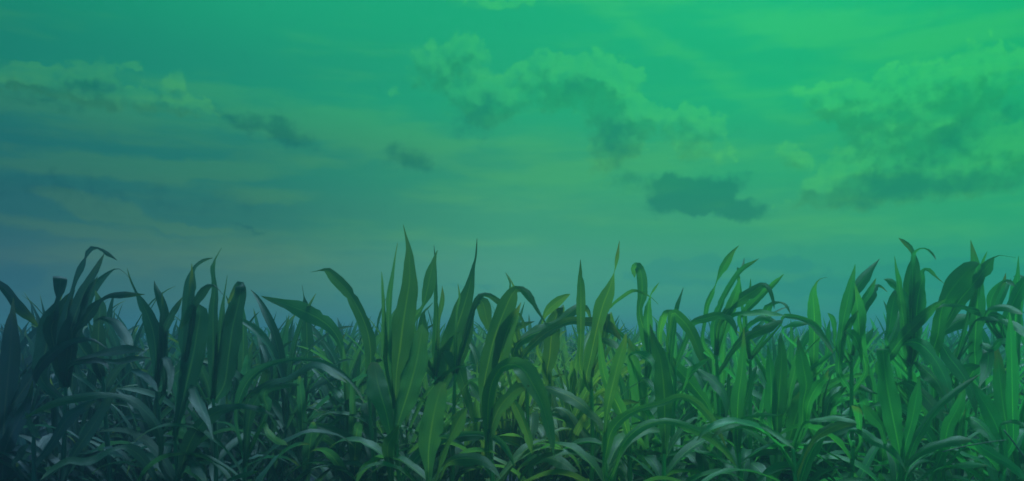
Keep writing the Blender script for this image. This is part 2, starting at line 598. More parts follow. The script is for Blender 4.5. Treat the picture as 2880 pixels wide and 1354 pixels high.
# ------------------------------------------------------------------ front maize plants, read off the photograph
CROP = {'U1': (0, 660, 3.46), 'U2': (400, 660, 3.46), 'U3': (800, 620, 3.46), 'U4': (1200, 660, 3.46), 'U5': (1600, 660, 3.46), 'U6': (2000, 660, 3.46), 'U7': (2380, 650, 3.46),
        'L1': (0, 940, 2.925), 'L2': (500, 940, 2.925), 'L3': (1000, 940, 2.925), 'L4': (1500, 940, 2.925), 'L5': (1950, 940, 2.925), 'L6': (2280, 940, 2.925)}

# stalk: column of the photograph, depth in metres, row where the whorl opens, label
PLANTS = [
    (-45, 3.7, 1080, 'corn plant at the left margin whose twisted leaf bends in from the edge'),
    (95, 3.6, 1210, 'shadowy corn plant with a long low leaf arching beneath the tall clump at far left'),
    (185, 3.7, 1090, 'tall dense corn clump at far left with a hooked leaf and a blunt folded leaf'),
    (290, 3.85, 1060, 'corn plant with one spindle-shaped leaf pointing level to the right above the far field'),
    (440, 3.9, 1090, 'corn plant opening in a narrow V with a whip-like tip on its left leaf'),
    (492, 3.55, 1225, 'corn plant whose broad front leaf folds over at the top, showing a pale underside'),
    (600, 3.75, 1120, 'upright corn plant with a squared-off tall leaf and a wavy thin-tipped leaf'),
    (690, 3.5, 1290, 'low corn plant with a torn yellowing leaf hanging in the dark lower stand'),
    (862, 4.6, 1010, 'single spear-shaped corn shoot standing behind the big leaf that points left'),
    (955, 4.2, 1010, 'corn plant throwing one big pointed leaf level to the left against the sky'),
    (1035, 3.95, 1040, 'corn plant with a long bare leaf leaning left that ends in a hooked tip'),
    (1112, 3.65, 1150, 'tallest corn plant near the middle, its broad leaf rising to a needle tip'),
    (1225, 3.95, 1060, 'corn plant right of the tallest one, with an oval leaf pinched at its foot'),
    (1208, 3.5, 1300, 'short corn plant holding one broad upright leaf with a pale midrib low in the middle'),
    (1280, 3.9, 1050, 'yellow-green corn plant with a twisted tip thin as a wire near the centre'),
    (1376, 3.6, 1190, 'large olive corn plant at the centre with a wide leaf bowing over to the right'),
    (1480, 4.0, 1060, 'corn plant with one short leaf curled like a feather beside the olive plant'),
    (1548, 4.1, 1030, 'corn plant with a straight dagger leaf rising behind dark arching blades'),
    (1662, 3.95, 1060, 'corn plant whose highest leaf narrows, then ends in a separate little blade'),
    (1700, 3.5, 1270, 'low corn plant with two long parallel leaves arching right near the bottom edge'),
    (1770, 3.7, 1190, 'fan-shaped corn plant with pale cup-like leaves in the lower right centre'),
    (1818, 4.15, 1010, 'corn plant with a chopped-looking square leaf beside a thin sickle-tipped leaf'),
    (1868, 3.6, 1200, 'corn plant with a thick upright blade crossed by a diagonal leaf, below the square leaf'),
    (1900, 3.9, 1030, 'corn plant with a glossy dark leaf rolling over and down like a hook'),
    (2015, 4.0, 1000, 'wind-swept corn plant with four slender leaves all leaning to the right'),
    (2073, 3.7, 1190, 'corn plant with one slim upright leaf and a pale arching leaf at its foot'),
    (2110, 4.1, 1010, 'corn plant with a pale glossy leaf spread flat below the wind-swept leaves'),
    (2190, 3.75, 1180, 'corn plant with an orange-tipped leaf in the middle of the right half'),
    (2230, 3.5, 1260, 'corn plant with a wide dark leaf showing its pale midrib near the bottom right'),
    (2290, 4.3, 980, 'lone oval corn leaf on a plant standing apart, with a hair-like tip'),
    (2395, 4.1, 1000, 'corn plant with a pair of crossed broad leaves, one pointing up and one right'),
    (2400, 3.6, 1240, 'corn plant with a brown-streaked arching leaf beside a pale forked leaf'),
    (2532, 3.5, 1250, 'corn plant with the pale strap-like upright leaf cut off square at its top'),
    (2558, 3.9, 1020, 'tall corn plant on the right whose two tips split left and right like horns'),
    (2655, 3.6, 1240, 'corn plant with a long thin leaf stretching diagonally up to the right'),
    (2690, 4.0, 1010, 'corn plant with the widest, sunlit leaf leaning right under a thin drooping tip'),
    (2815, 3.6, 1230, 'corn plant in the lower right corner with a broad pale leaf sagging to the edge'),
    (2860, 4.05, 1010, 'corn plant cut by the right margin, with a crowded sheaf of narrow leaves'),
]

# leaf: crop, tilt of the face towards the sky (degrees), points (x, y, width) from collar to tip; a 4th number moves that point away (+) or closer (-), metres
LEAVES = '''
U1 5|-140,900,40|-120,700,60|-30,500,85|40,520,95|110,610,90|200,730,100|290,810,70|370,895,20
U1 10|400,1400,110|450,1100,205|480,880,175|530,730,90|560,640,32|575,560,90|590,470,125|592,412,125|590,420,110,.05|585,520,80,.09|580,640,20,.11
U1 0|620,1000,130|650,760,90|700,560,38|740,430,40|790,320,60|830,230,18|858,165,45|900,132,45|960,135,18|1030,178,50|1100,222,25|1140,252,3
U1 10|660,1100,170|700,880,150|800,610,110|880,440,80|950,310,50|1015,185,4
U1 15|730,1000,160|765,830,130|825,650,105|900,520,95|1000,420,60|1090,350,18|1150,332,6|1230,385,5|1260,430,3
U1 0|800,750,60|880,530,50|950,410,3
U1 20|500,950,150|560,800,150|640,650,95|730,540,6
U1 0|700,1100,80|690,800,70|690,680,40|700,600,4
U1 5|955,1250,110|960,900,120|970,720,105|952,620,50|925,543,5
U1 15|700,1000,50|820,830,90|910,710,90|975,645,32|1060,598,50|1170,587,65|1290,583,42|1410,583,4
U1 50|860,840,20|950,805,40|1040,822,55|1120,855,90|1190,930,110|1240,1010,100|1275,1110,40
U1 15|1520,1200,80|1490,950,150|1430,770,110|1370,640,62|1330,570,25|1270,440,18|1237,330,3
U1 5|1580,1050,90|1600,800,90|1550,620,75|1517,520,40|1501,450,3
U1 10|1600,1500,40|1590,1200,85|1582,900,58|1580,700,30|1578,560,3
U2 15|210,1000,50|235,890,65|290,780,70|345,690,45|390,610,3
U2 0|420,1250,120|430,1000,140|440,750,120|455,600,115|470,450,92|487,370,48|503,328,34|545,280,36|610,246,27|690,228,3
U2 0|470,650,60|480,480,50|484,380,28|482,285,3
U2 10|470,950,50|505,710,55|560,600,88|620,520,70|690,490,20|740,530,8|800,600,3
U2 0|690,1250,100|690,1000,110|690,750,95|706,570,60|695,430,38|685,330,45|700,270,30|722,218,13|772,130,3
U2 0|745,1100,70|762,900,62|777,750,48|797,600,18|828,400,3
U2 10|800,1450,150|845,1150,185|875,930,190|925,720,150|952,590,115|958,505,98|930,500,80,.06|880,580,60,.10|830,670,10,.14
U2 30|330,1900,40|420,1500,150|500,1150,205|535,930,180|560,790,130|548,722,95|490,708,70,-.03|425,830,60,-.05|370,925,8,-.06
U2 15|1955,1230,40|1925,1050,65|1850,925,110|1730,825,150|1580,750,155|1430,692,110|1280,642,60|1155,598,3
U3 5|225,1350,100|220,1210,118|215,1000,100|200,830,62|190,745,12|170,630,3
U3 15|840,1350,100|830,1200,125|795,1040,108|720,865,112|620,700,115|500,570,105|425,490,70|380,480,25|320,493,8|260,505,3
U3 0|985,1400,55|975,1200,60|965,900,42|955,650,25|945,500,3
U3 0|1010,1400,75|1008,1200,78|1015,900,60|1025,700,50|1055,500,30|1080,350,15|1100,220,3
U3 5|1090,1500,100|1125,1250,215|1155,1000,235|1185,800,190|1217,600,145|1217,420,110|1207,280,56|1180,150,20|1155,40,3
U3 10|1250,1050,50|1300,900,65|1345,840,22|1380,720,110|1412,570,112|1442,440,70|1468,340,22|1490,290,3
U3 0|1475,1350,80|1472,1200,72|1477,900,55|1470,650,34|1465,400,20|1455,240,3
U3 5|1330,1330,110|1342,1150,112|1345,1020,100|1347,950,60|1358,890,20|1400,850,14|1445,800,3
U3 0|1490,1200,40|1503,980,25|1525,850,45|1537,750,38|1535,640,3
U4 10|180,1400,130|220,1200,200|275,960,230|345,750,190|402,560,110|436,400,58|452,315,34|475,240,22|485,140,16|490,40,3
U4 15|380,1100,80|415,900,70|440,760,45|490,630,62|560,578,52|640,610,55|730,680,60|830,740,42|900,770,20|950,880,30|965,960,4
U4 10|400,900,60|470,690,60|530,640,90|562,720,130|582,820,110|610,920,60|640,1000,8
U4 0|290,800,20|320,620,22|303,480,3
U4 15|560,1500,120|600,1250,180|660,1000,190|770,710,175|835,575,120|880,530,65|930,535,62|990,590,85|1050,690,50|1110,785,25|1160,870,12|1200,970,4
U4 5|640,1500,100|700,1250,150|765,1000,170|835,820,110|882,735,42|917,660,3
U4 0|770,640,40|800,560,24|815,480,16|765,370,3
U4 0|830,600,30|850,520,18|820,450,12|775,375,2
U4 20|800,980,50|880,905,72|950,872,50|1050,845,3
U4 15|1080,1150,30|1110,960,25|1132,830,26|1180,740,72|1260,668,95|1340,608,60|1397,580,4
U4 10|1170,1350,100|1195,1200,145|1212,1000,152|1242,850,130|1280,745,98|1285,708,92|1310,740,60,.05|1335,830,8,.08
U4 0|1495,1300,60|1500,1000,60|1500,700,100|1500,520,75|1496,380,35|1497,240,3
U4 20|850,1200,60|880,1070,85|1000,985,110|1150,925,140|1300,840,100|1420,742,90|1500,702,72|1565,725,52|1590,800,30|1600,880,4
U5 25|-500,1350,50|-434,1160,60|-284,1005,80|-134,905,80|16,842,78|166,845,88|320,862,110|430,935,90|505,1030,8
U5 0|170,1400,80|210,1200,100|270,920,120|335,680,150|392,530,100|425,430,38|440,375,8|452,330,12|465,250,38|478,170,28|492,60,3
U5 25|370,820,30|410,700,25|500,620,30|600,552,36|660,545,26|740,580,20|800,612,9|870,680,2
U5 5|300,1200,60|350,960,60|392,760,36|418,840,46|450,930,30|472,990,3
U5 0|780,1300,60|760,1120,80|735,950,105|692,800,62|690,700,55|712,600,85|712,480,105|702,380,100|675,308,88|650,310,70,.05|635,350,60,.09|640,420,5,.11
U5 5|790,1250,50|778,1080,66|770,900,90|770,750,80|786,640,24|796,590,10|832,530,22|880,465,3
U5 5|990,1250,50|1000,1100,55|1022,900,52|1045,730,45|1080,620,26|1115,515,3
U5 40|870,1100,40|885,950,55|902,850,80|930,775,72|1005,738,14
U5 25|960,1100,30|985,900,40|1005,765,70|1065,795,100|1150,885,112|1212,1000,100|1270,1150,80|1320,1300,8
U6 5|-80,1050,40|-62,850,36|-40,690,44|8,575,50|36,510,14|60,440,18|110,340,72|160,250,70|210,170,34|270,108,3
U6 5|20,950,60|50,800,62|112,630,60|192,480,46|262,380,50|330,312,50|400,275,26|465,235,3
U6 0|262,400,30|290,350,36|312,300,24|322,228,3
U6 5|120,950,100|155,800,112|205,670,100|250,550,62|266,480,34|280,408,3
U6 15|60,900,50|130,785,70|225,675,112|330,602,112|430,540,100|505,492,55|562,522,45|600,620,34|615,722,4
U6 30|280,850,40|325,760,60|430,640,82|540,540,72|620,470,50|710,385,3
U6 0|340,800,20|348,690,22|362,600,30|380,520,25|385,430,3
U6 20|540,950,30|545,830,50|548,725,88|602,672,46|672,660,18|732,692,26|777,782,4
U6 60|150,850,30|220,792,45|330,776,62|480,772,72|600,786,58|725,792,6
U5 25|1150,1000,50|1210,855,60|1330,818,82|1470,790,72|1565,820,62|1615,900,42|1635,985,5
U6 60|200,1150,50|250,1075,70|350,990,95|480,930,112|600,880,90|700,835,10
U6 45|260,1100,30|330,930,40|420,840,55|520,810,60|620,850,50|690,860,4
U6 0|1000,1300,60|1002,1050,105|1006,850,118|1000,700,116|990,580,70|1012,500,28|1050,440,8|1130,415,2
U6 30|660,900,20|700,800,30|780,800,48|880,820,52|980,870,62|1060,960,60|1130,1060,50|1185,1160,6
U6 10|840,1350,60|862,1200,90|902,1050,80|962,950,50|1042,838,3
U6 40|700,960,20|760,885,40|840,868,62|940,872,6
U6 15|1245,1350,60|1252,1180,80|1270,950,82|1300,780,102|1332,630,112|1362,480,76|1386,380,34|1402,290,3
U6 15|1290,800,40|1335,660,70|1412,525,112|1490,420,100|1560,330,56|1640,235,3
U6 5|1500,1350,50|1480,1180,75|1450,1000,105|1432,800,130|1418,650,110|1405,560,60|1390,450,5
U6 15|1440,950,50|1465,780,75|1510,650,112|1560,565,100|1612,500,40|1660,510,25|1715,560,3
U6 0|1460,750,50|1482,650,62|1542,560,62|1580,480,32|1605,425,3
U6 10|1210,1080,25|1205,960,35|1195,860,46|1170,800,45|1135,765,3
U6 0|1120,1200,40|1130,1050,50|1140,950,46|1155,830,3
U6 15|1260,1060,40|1300,970,52|1362,850,60|1430,740,10
U6 40|1450,1180,40|1430,1080,70|1400,1005,100|1350,958,92|1295,945,5
U7 0|650,1200,100|640,1000,135|632,800,152|640,600,152|652,400,142|662,290,82|655,230,36|620,160,46|560,105,36|510,70,4
U7 10|670,1150,80|682,900,122|692,700,150|722,540,95|742,470,56|735,400,50|752,374,26|800,375,36|850,420,30|900,470,12|970,525,2
U7 0|650,320,50|660,232,34|682,190,26|740,165,9|800,185,18|850,235,18|872,282,3
U7 0|570,1100,60|560,900,62|532,700,60|512,500,52|490,380,28|470,245,3
U7 25|600,720,30|560,600,50|502,545,66|450,500,80|410,476,45|368,470,4
U7 15|400,1100,30|415,980,60|432,860,92|452,730,110|482,610,72|522,535,6
U7 10|400,1200,50|430,1090,80|480,950,100|512,830,62|545,745,4
U7 25|330,1350,80|400,1240,110|560,1030,112|720,870,102|850,742,72|965,668,6
U7 30|850,1250,80|895,1000,122|920,800,132|972,650,162|1060,520,200|1150,420,190|1225,350,112|1295,318,8
U7 5|900,1050,50|1000,860,82|1100,680,120|1200,560,130|1300,430,140|1372,340,108|1430,262,22|1500,238,6|1650,262,2
U7 0|1245,1350,90|1250,1150,120|1265,900,126|1277,680,130|1290,520,92|1265,380,86|1237,230,50|1210,88,3
U7 0|1290,450,40|1320,330,26|1345,260,20|1372,200,3
U7 20|1500,900,30|1450,865,45|1310,850,82|1160,852,130|1050,900,130|950,980,72|825,1052,5
U7 40|1590,950,30|1500,835,60|1350,802,80|1200,766,56|1080,728,46|960,722,36|868,756,4
U7 50|1310,950,20|1370,792,36|1450,750,62|1560,742,80|1650,780,60|1717,813,4
U7 50|1440,950,20|1500,872,40|1580,890,72|1670,940,82|1760,1020,50|1820,1100,5
U7 60|1240,900,20|1300,860,30|1400,850,50|1485,872,4
U7 5|1640,1200,100|1650,850,140|1660,600,112|1670,420,40|1676,240,3
U7 15|1380,900,20|1398,760,40|1412,660,82|1452,580,80|1500,510,32|1555,482,22|1600,505,40|1642,540,4
U7 5|1400,900,60|1425,760,80|1482,620,62|1530,520,45|1553,410,3
U7 5|1440,850,60|1482,700,70|1552,560,60|1602,465,3
U7 20|1520,1000,80|1562,850,102|1622,700,112|1700,550,118|1790,390,10
U7 20|1690,560,20|1720,450,25|1680,428,20|1625,445,3
L1 20|-80,850,40|20,660,52|120,555,82|232,400,110|332,250,85|450,140,80|600,62,50|760,46,25|905,138,4
L1 10|0,1300,120|20,1000,190|42,600,165|80,200,140|92,0,110|100,-150,60|112,-300,4
L1 40|1330,1100,40|1325,900,60|1285,745,110|1185,625,112|1080,542,80|980,510,58|900,500,55|770,502,78|600,532,85|450,572,75|320,622,50|185,700,4
L1 55|560,260,20|650,205,20|800,172,62|950,142,92|1100,130,72|1195,142,4
L1 60|760,260,20|820,215,30|950,232,52|1100,212,62|1240,200,10
L1 25|540,330,20|580,255,30|680,222,62|800,222,52|880,262,26|902,345,5
L1 45|1050,330,20|1085,302,30|1142,322,64|1212,382,82|1290,472,20
L1 15|520,1200,40|600,1000,70|760,760,92|880,560,72|962,418,5
L1 40|1330,260,30|1345,190,40|1390,260,90|1402,380,62|1380,510,10
L1 45|1545,480,20|1580,425,40|1620,505,120|1662,622,102|1720,745,42|1752,865,4
L1 45|1330,1300,40|1290,1215,50|1232,1112,82|1160,1012,110|1080,952,100|1000,932,42|900,962,60|780,1032,70|680,1052,80|560,1042,70|420,1122,50|330,1205,4
L1 20|430,900,60|520,740,90|620,640,90|740,570,50|800,545,4
L1 20|-60,1250,60|60,900,120|170,680,90|240,520,50|270,380,4
L1 50|215,640,20|240,720,60|285,820,62|340,862,5
L1 50|110,1100,30|150,1010,70|190,950,70|235,905,5
L1 40|1500,1080,30|1560,1060,60|1620,1120,80|1680,1210,30
L2 20|-30,1250,40|20,1130,60|72,960,112|150,800,122|270,672,110|400,612,70|540,592,46|680,622,40|785,672,4
L2 45|80,980,20|130,1030,70|180,1100,90|220,1200,40
L2 15|560,1000,40|600,640,80|680,480,80|740,300,60|730,280,5
L2 35|480,700,40|520,500,100|600,360,100|720,270,70|880,215,40|1060,210,40|1200,240,60|1320,310,60|1420,390,40|1500,500,25|1530,570,4
L2 45|560,560,30|640,470,60|760,400,60|880,370,60|1000,310,70|1100,260,70|1200,270,60|1300,340,60|1390,400,4
L2 50|960,560,10|1040,490,50|1140,420,62|1240,370,60|1330,350,50|1400,380,4
L2 30|730,640,40|710,540,100|720,470,60|800,440,40|900,420,40|1000,420,8
L2 45|1000,760,20|1060,780,80|1140,800,110|1210,870,150|1290,960,130|1360,1050,110|1430,1140,80|1480,1210,40
L2 35|880,700,20|960,640,40|1060,610,45|1180,640,60|1300,680,70|1420,750,70|1520,830,50|1590,920,35|1630,1005,4
L2 40|690,760,30|715,740,50|740,800,60|790,860,70|850,890,60|905,915,4
L2 40|1150,640,30|1280,600,50|1400,570,55|1500,580,60|1600,600,10
L2 30|1250,500,20|1290,470,60|1340,540,50|1370,570,10
L2 50|400,1230,20|480,1180,40|580,1150,50|660,1130,8
L2 30|1010,1130,20|1070,1090,40|1120,1110,80|1180,1170,60|1210,1230,10
L3 5|330,850,30|350,740,60|400,580,150|462,380,180|512,180,160|540,10,110|548,-80,8
L3 5|300,880,40|252,650,130|202,480,190|172,360,160|150,230,60
L3 0|600,1250,30|600,1130,70|602,950,150|632,720,192|672,540,160|705,430,85|745,400,10
L3 10|300,1250,40|285,1100,60|262,940,100|310,830,62|355,750,8
L3 25|380,1230,30|410,1150,50|482,1040,82|600,930,82|740,862,62|880,822,42|1050,826,42|1180,882,52|1260,980,40|1312,1105,4
L3 45|640,1250,30|682,1110,36|712,1000,60|760,880,62|802,800,110|860,690,120|915,610,12
L3 35|680,330,20|720,180,60,.08|765,110,165,.03|830,230,170|880,380,112|930,560,82|978,745,6
L3 35|900,430,20|945,410,60|1010,500,92|1060,600,60|1046,765,4
L3 30|1085,1000,40|1090,850,60|1090,600,90|1120,410,105|1190,285,95|1290,250,112|1380,290,150|1450,400,152|1530,560,130|1580,740,90|1610,880,50|1630,998,4
L3 15|1080,950,50|1105,820,65|1162,650,102|1242,530,110|1340,450,90|1430,425,8
L3 15|1240,600,20|1275,530,30|1332,620,72|1390,760,82|1430,880,62|1452,985,4
L3 30|700,1180,20|740,1085,30|820,1032,92|930,1022,110|1040,1042,82|1130,1100,52|1195,1195,6
L4 30|-130,1150,20|-80,1070,30|0,1032,82|100,1012,82|220,1052,100|320,1122,82|400,1210,10
L4 40|30,520,20|90,445,40|200,470,110|330,530,110|440,612,92|530,702,80|576,772,40|602,838,4
L4 50|130,680,20|180,612,30|270,642,110|340,742,102|400,822,90|440,902,60|487,992,4
L4 55|530,100,20|570,50,40|640,72,92|715,135,8
L4 5|920,1150,60|905,1000,90|872,700,132|866,480,132|832,280,112|802,120,60|790,35,4
L4 10|790,900,40|762,770,60|712,622,102|632,462,92|582,330,62|556,150,50|540,-50,3
L4 10|600,700,40|620,560,70|652,420,92|702,220,92|750,60,42|762,-10,4
L4 50|790,200,20|830,158,40|900,180,92|970,232,110|1003,340,8
L4 50|870,420,20|910,372,40|962,432,92|1010,510,52|1028,570,4
L4 5|1085,900,60|1082,720,100|1080,580,140|1070,400,142|1042,200,112|992,50,60|960,-80,4
L4 20|1480,700,20|1432,582,50|1370,500,92|1280,390,110|1150,250,92|1050,150,40|1000,90,4
L4 25|580,1100,30|605,950,62|642,800,102|730,692,82|850,622,52|960,592,46|1080,562,52|1200,515,52|1320,550,62|1420,640,70|1490,732,52|1540,832,30|1588,935,4
L4 25|680,1080,30|732,920,62|830,802,72|950,737,62|1080,712,52|1200,732,62|1320,782,72|1430,832,70|1530,912,60|1610,1002,50|1672,1094,4
L4 30|250,1250,30|340,1130,40|480,1042,62|640,992,62|800,970,46|950,975,36|1112,990,3
L4 50|1230,480,20|1268,390,40|1300,322,82|1380,262,62|1455,198,4
L4 40|1300,340,20|1345,292,40|1420,340,92|1500,400,102|1560,472,92|1590,580,60|1586,705,4
L5 40|20,830,20|60,770,30|180,737,50|300,726,46|420,780,52|540,852,52|640,942,42|720,1022,26|772,1072,3
L4 45|1240,920,20|1290,885,40|1350,922,92|1390,1002,110|1402,1120,112|1400,1230,60
L4 20|150,1250,30|260,1010,50|330,860,60|400,720,50|430,640,4
L5 5|365,900,60|362,720,90|372,500,112|396,330,82|410,150,50|416,-60,3
L5 5|380,800,40|402,650,62|450,480,62|500,320,40|526,258,3
L5 50|490,330,20|518,285,40|560,340,72|590,420,42|606,485,3
L5 5|690,800,60|692,640,100|712,400,122|726,200,82|716,50,40|720,-10,3
L5 5|650,760,60|642,600,100|640,400,92|626,200,42|610,80,3
L5 10|890,750,50|905,560,80|930,420,112|902,250,112|872,100,42|860,15,3
L5 5|780,600,30|792,480,46|822,350,72|850,220,52|872,115,3
L5 20|560,720,20|600,655,40|700,580,72|820,460,92|935,365,6
L5 20|720,1100,25|742,1000,36|792,860,66|832,720,150|872,600,150|905,500,90|900,415,10
L5 35|920,800,30|932,680,56|952,560,92|1012,440,112|1080,370,60|1112,296,4
L5 55|1070,740,20|1092,660,40|1132,570,72|1192,500,60|1262,432,4
L5 30|1030,650,20|1042,560,46|1075,450,82|1150,402,72|1260,396,62|1370,432,46|1450,470,30|1522,496,3
L5 15|1050,420,20|1112,320,46|1230,230,92|1330,140,102|1420,40,72|1485,-50,4
L5 5|900,380,20|952,300,30|1040,230,42|1130,160,30|1192,98,3
L5 60|1375,900,30|1370,760,56|1360,680,72|1356,600,104
L5 15|1580,900,30|1545,760,62|1472,680,92|1420,610,52|1398,585,4
L5 50|1270,820,20|1312,782,30|1400,802,82|1480,870,92|1570,912,80|1640,962,60|1700,1032,40|1752,1135,4
L5 25|900,1050,20|950,930,36|1000,860,50|1080,800,72|1180,752,72|1280,735,60|1345,746,4
L5 40|880,780,20|930,722,30|1050,702,52|1180,690,52|1290,712,42|1342,732,3
L5 10|1030,1300,30|1042,1190,50|1072,1050,102|1130,920,150|1220,812,122|1315,758,10
L5 35|340,800,20|382,722,30|460,682,42|560,662,36|680,670,20|738,660,3
L5 30|350,800,20|402,742,30|540,750,42|660,812,46|760,892,30|832,947,3
L5 20|600,1300,40|642,1180,82|682,1112,92|722,1088,8
L6 20|745,1180,36|740,1060,62|725,930,90|690,750,150|652,560,150|622,380,132|602,220,102|590,118,82|585,150,60,.05|580,250,30,.08
L6 5|745,1080,40|782,900,66|832,720,92|862,560,92|882,440,50|896,345,3
L6 15|770,1180,36|802,1050,46|852,900,62|922,770,80|1022,630,62|1140,510,52|1260,420,46|1398,328,3
L6 5|990,1250,40|1022,1130,50|1092,950,72|1132,760,102|1202,620,92|1242,500,52|1262,375,3
L6 50|720,120,20|780,72,50|880,72,120|980,150,142|1060,270,132|1120,400,102|1146,530,20
L6 50|830,260,20|870,232,40|950,300,112|1030,380,112|1090,490,80|1112,610,6
L6 50|720,430,20|772,400,40|850,430,112|950,530,122|1040,632,110|1115,738,10
L6 45|1040,130,20|1080,95,60|1140,190,132|1220,290,122|1290,400,112|1340,520,90|1362,670,10
L6 45|1440,210,30|1455,130,90|1462,220,132|1440,320,92|1388,435,6
L6 50|1380,90,20|1420,90,60|1490,120,70|1560,60,70|1620,60,50|1650,30,4
L6 10|1600,1050,40|1582,920,56|1530,760,112|1460,620,122|1390,500,72|1328,385,4
L6 45|1240,720,20|1282,692,30|1370,722,120|1450,802,112|1500,872,60|1548,975,4
L6 50|1280,900,20|1330,872,40|1420,942,112|1530,1012,102|1640,1072,92|1720,1142,70|1770,1210,6
L6 30|770,1150,20|792,1080,36|860,1010,52|960,940,72|1080,902,62|1200,872,90|1325,868,6
L6 40|1100,1130,20|1150,1092,30|1230,1072,62|1340,1072,62|1455,1082,6
L6 5|1660,900,60|1662,650,92|1655,350,92|1650,100,80|1640,-100,30|1635,-180,3
L6 45|1560,760,20|1600,725,30|1680,720,40|1760,750,40|1800,790,4
L6 15|1150,350,20|1250,290,60|1330,270,60|1400,260,4
L6 10|1700,1250,60|1660,1000,100|1600,700,110|1560,400,100|1540,200,60|1520,80,4
'''

plant_objs = []
for k, (X, d, Y, lab) in enumerate(PLANTS):
    rr = random.Random(100 + k)
    top = at(X, Y, d)
    if top.z < 0.25:
        top.z = 0.25
    foot = Vector((top.x + rr.uniform(-.05, .05), d + rr.uniform(-.02, .05), 0))
    e = link('corn_plant', None)
    e.empty_display_size = 0.1
    e.location = foot
    e['label'] = lab
    e['category'] = 'corn plant'
    e['group'] = 'corn plants along the near edge of the field'
    path = [(0, 0, -0.02), tuple((top - foot) * 0.35 + Vector((rr.uniform(-.01, .01), 0, 0))), tuple((top - foot) * 0.7), tuple(top - foot)]
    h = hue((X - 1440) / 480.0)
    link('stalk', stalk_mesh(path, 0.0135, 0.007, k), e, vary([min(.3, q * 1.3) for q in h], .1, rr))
    plant_objs.append(dict(e=e, X=X, d=d, Y=Y, foot=foot, top=top, hue=h, n=0, rr=rr))

li = 0
for line in LEAVES.strip().splitlines():
    li += 1
    rr = random.Random(1000 + li)
    head, *raw = line.split('|')
    crop, tilt = head.split()
    ox, oy, sc = CROP[crop]
    pts = []
    for q in raw:
        v = [float(z) for z in q.split(',')]
        pts.append((ox + v[0] / sc, oy + v[1] / sc, v[2] / sc, v[3] if len(v) > 3 else None))
    bx, by = pts[0][0], pts[0][1]
    pl = min(plant_objs, key=lambda p: abs(p['X'] - bx) + 0.18 * abs(p['Y'] - by) + (0 if p['Y'] < by + 140 else 60))
    pl['n'] += 1
    d0 = pl['d']
    tl = float(tilt)
    reach = rr.uniform(-0.16, 0.12) if tl < 30 else rr.uniform(-0.32, -0.08)
    if any(p[3] is not None for p in pts):
        reach = rr.uniform(-0.08, 0.04)
    n0 = len(pts)
    c3 = []
    # collar on the stalk
    gap = abs(bx - pl['X'])
    ya = by + 40 + 0.45 * gap
    dstart = d0 - 0.02
    z_at = at(bx, ya, d0).z
    top, foot = pl['top'], pl['foot']
    f = max(0.12, min(1.0, z_at / max(top.z, .05)))
    a = foot.lerp(top, f)
    if (Vector((a.x, a.y, a.z)) - at(bx, by, dstart)).length > 0.05:
        c3.append((a.x, a.y, a.z, max(0.022, 0.6 * pts[0][2] / F * dstart)))
    for i, (x, y, wd, dd) in enumerate(pts):
        t = i / max(1, n0 - 1)
        d = dstart + reach * t ** 1.4 + (dd or 0.0)
        p = at(x, y, d)
        c3.append((p.x, p.y, p.z, wd / F * d))
    s = resample(c3, 30 if n0 > 5 else 20)
    center, width = s[:, :3], np.maximum(s[:, 3], 0.0015)
    T = unit(np.gradient(center, axis=0))
    V = unit(center - np.array([0, 0, H]))
    Vs = V * 0.0 + V.mean(0)
    S0 = np.cross(T, Vs)
    S0 = unit(S0)
    # keep the blade from flipping where it runs along the line of sight
    for i in range(1, len(S0)):
        if (S0[i] * S0[i - 1]).sum() < 0:
            S0[i] = -S0[i]
    sgn = 1.0 if S0[:, 2].sum() > 0 else -1.0
    if abs(S0[:, 2].mean()) < 0.25:
        sgn = rr.choice((-1, 1)) if tl < 30 else sgn
    ph = R(min(tl + rr.uniform(0, 14), 58))
    tw = ph * (0.75 + 0.5 * np.sin(np.linspace(0, 1, len(center)) * rr.uniform(2, 5) + rr.uniform(0, 6)) * 0.6)
    tw = np.clip(tw, -1.0, 1.0)
    # rotate the cross direction about the midrib so that the face looks up to the sky
    Q = np.cross(T, S0)
    away = np.sign((Q * Vs).sum(1, keepdims=True))
    away[away == 0] = 1
    Sd = np.cos(tw)[:, None] * S0 + (np.sin(tw) * sgn)[:, None] * Q * away
    k = (0.80 if tl >= 35 and crop[0] == 'L' else 0.92 if tl >= 35 else 1.0) / np.maximum(np.cos(tw), 0.62)
    fold = rr.uniform(0.05, 0.16) * (1 if rr.random() < .8 else -1)
    # gutter opens towards the viewer or the sky
    verts, faces, uvs = ribbon(center, width * k, Sd, fold, rr.uniform(0.03, 0.09), 6, rr)
    verts = verts - np.array(foot)
    dry = line.startswith(('L2 40|690', 'L5 25|900,1050'))
    o = link('leaf', mesh('leaf', verts, faces, uvs, M_LEAF), pl['e'], (0.10, 0.19, 0.055, 1) if dry else vary(pl['hue'], 0.24, rr))
    if dry:
        o['label'] = 'yellowing dry leaf'

# ------------------------------------------------------------------ grown (not traced) leaves


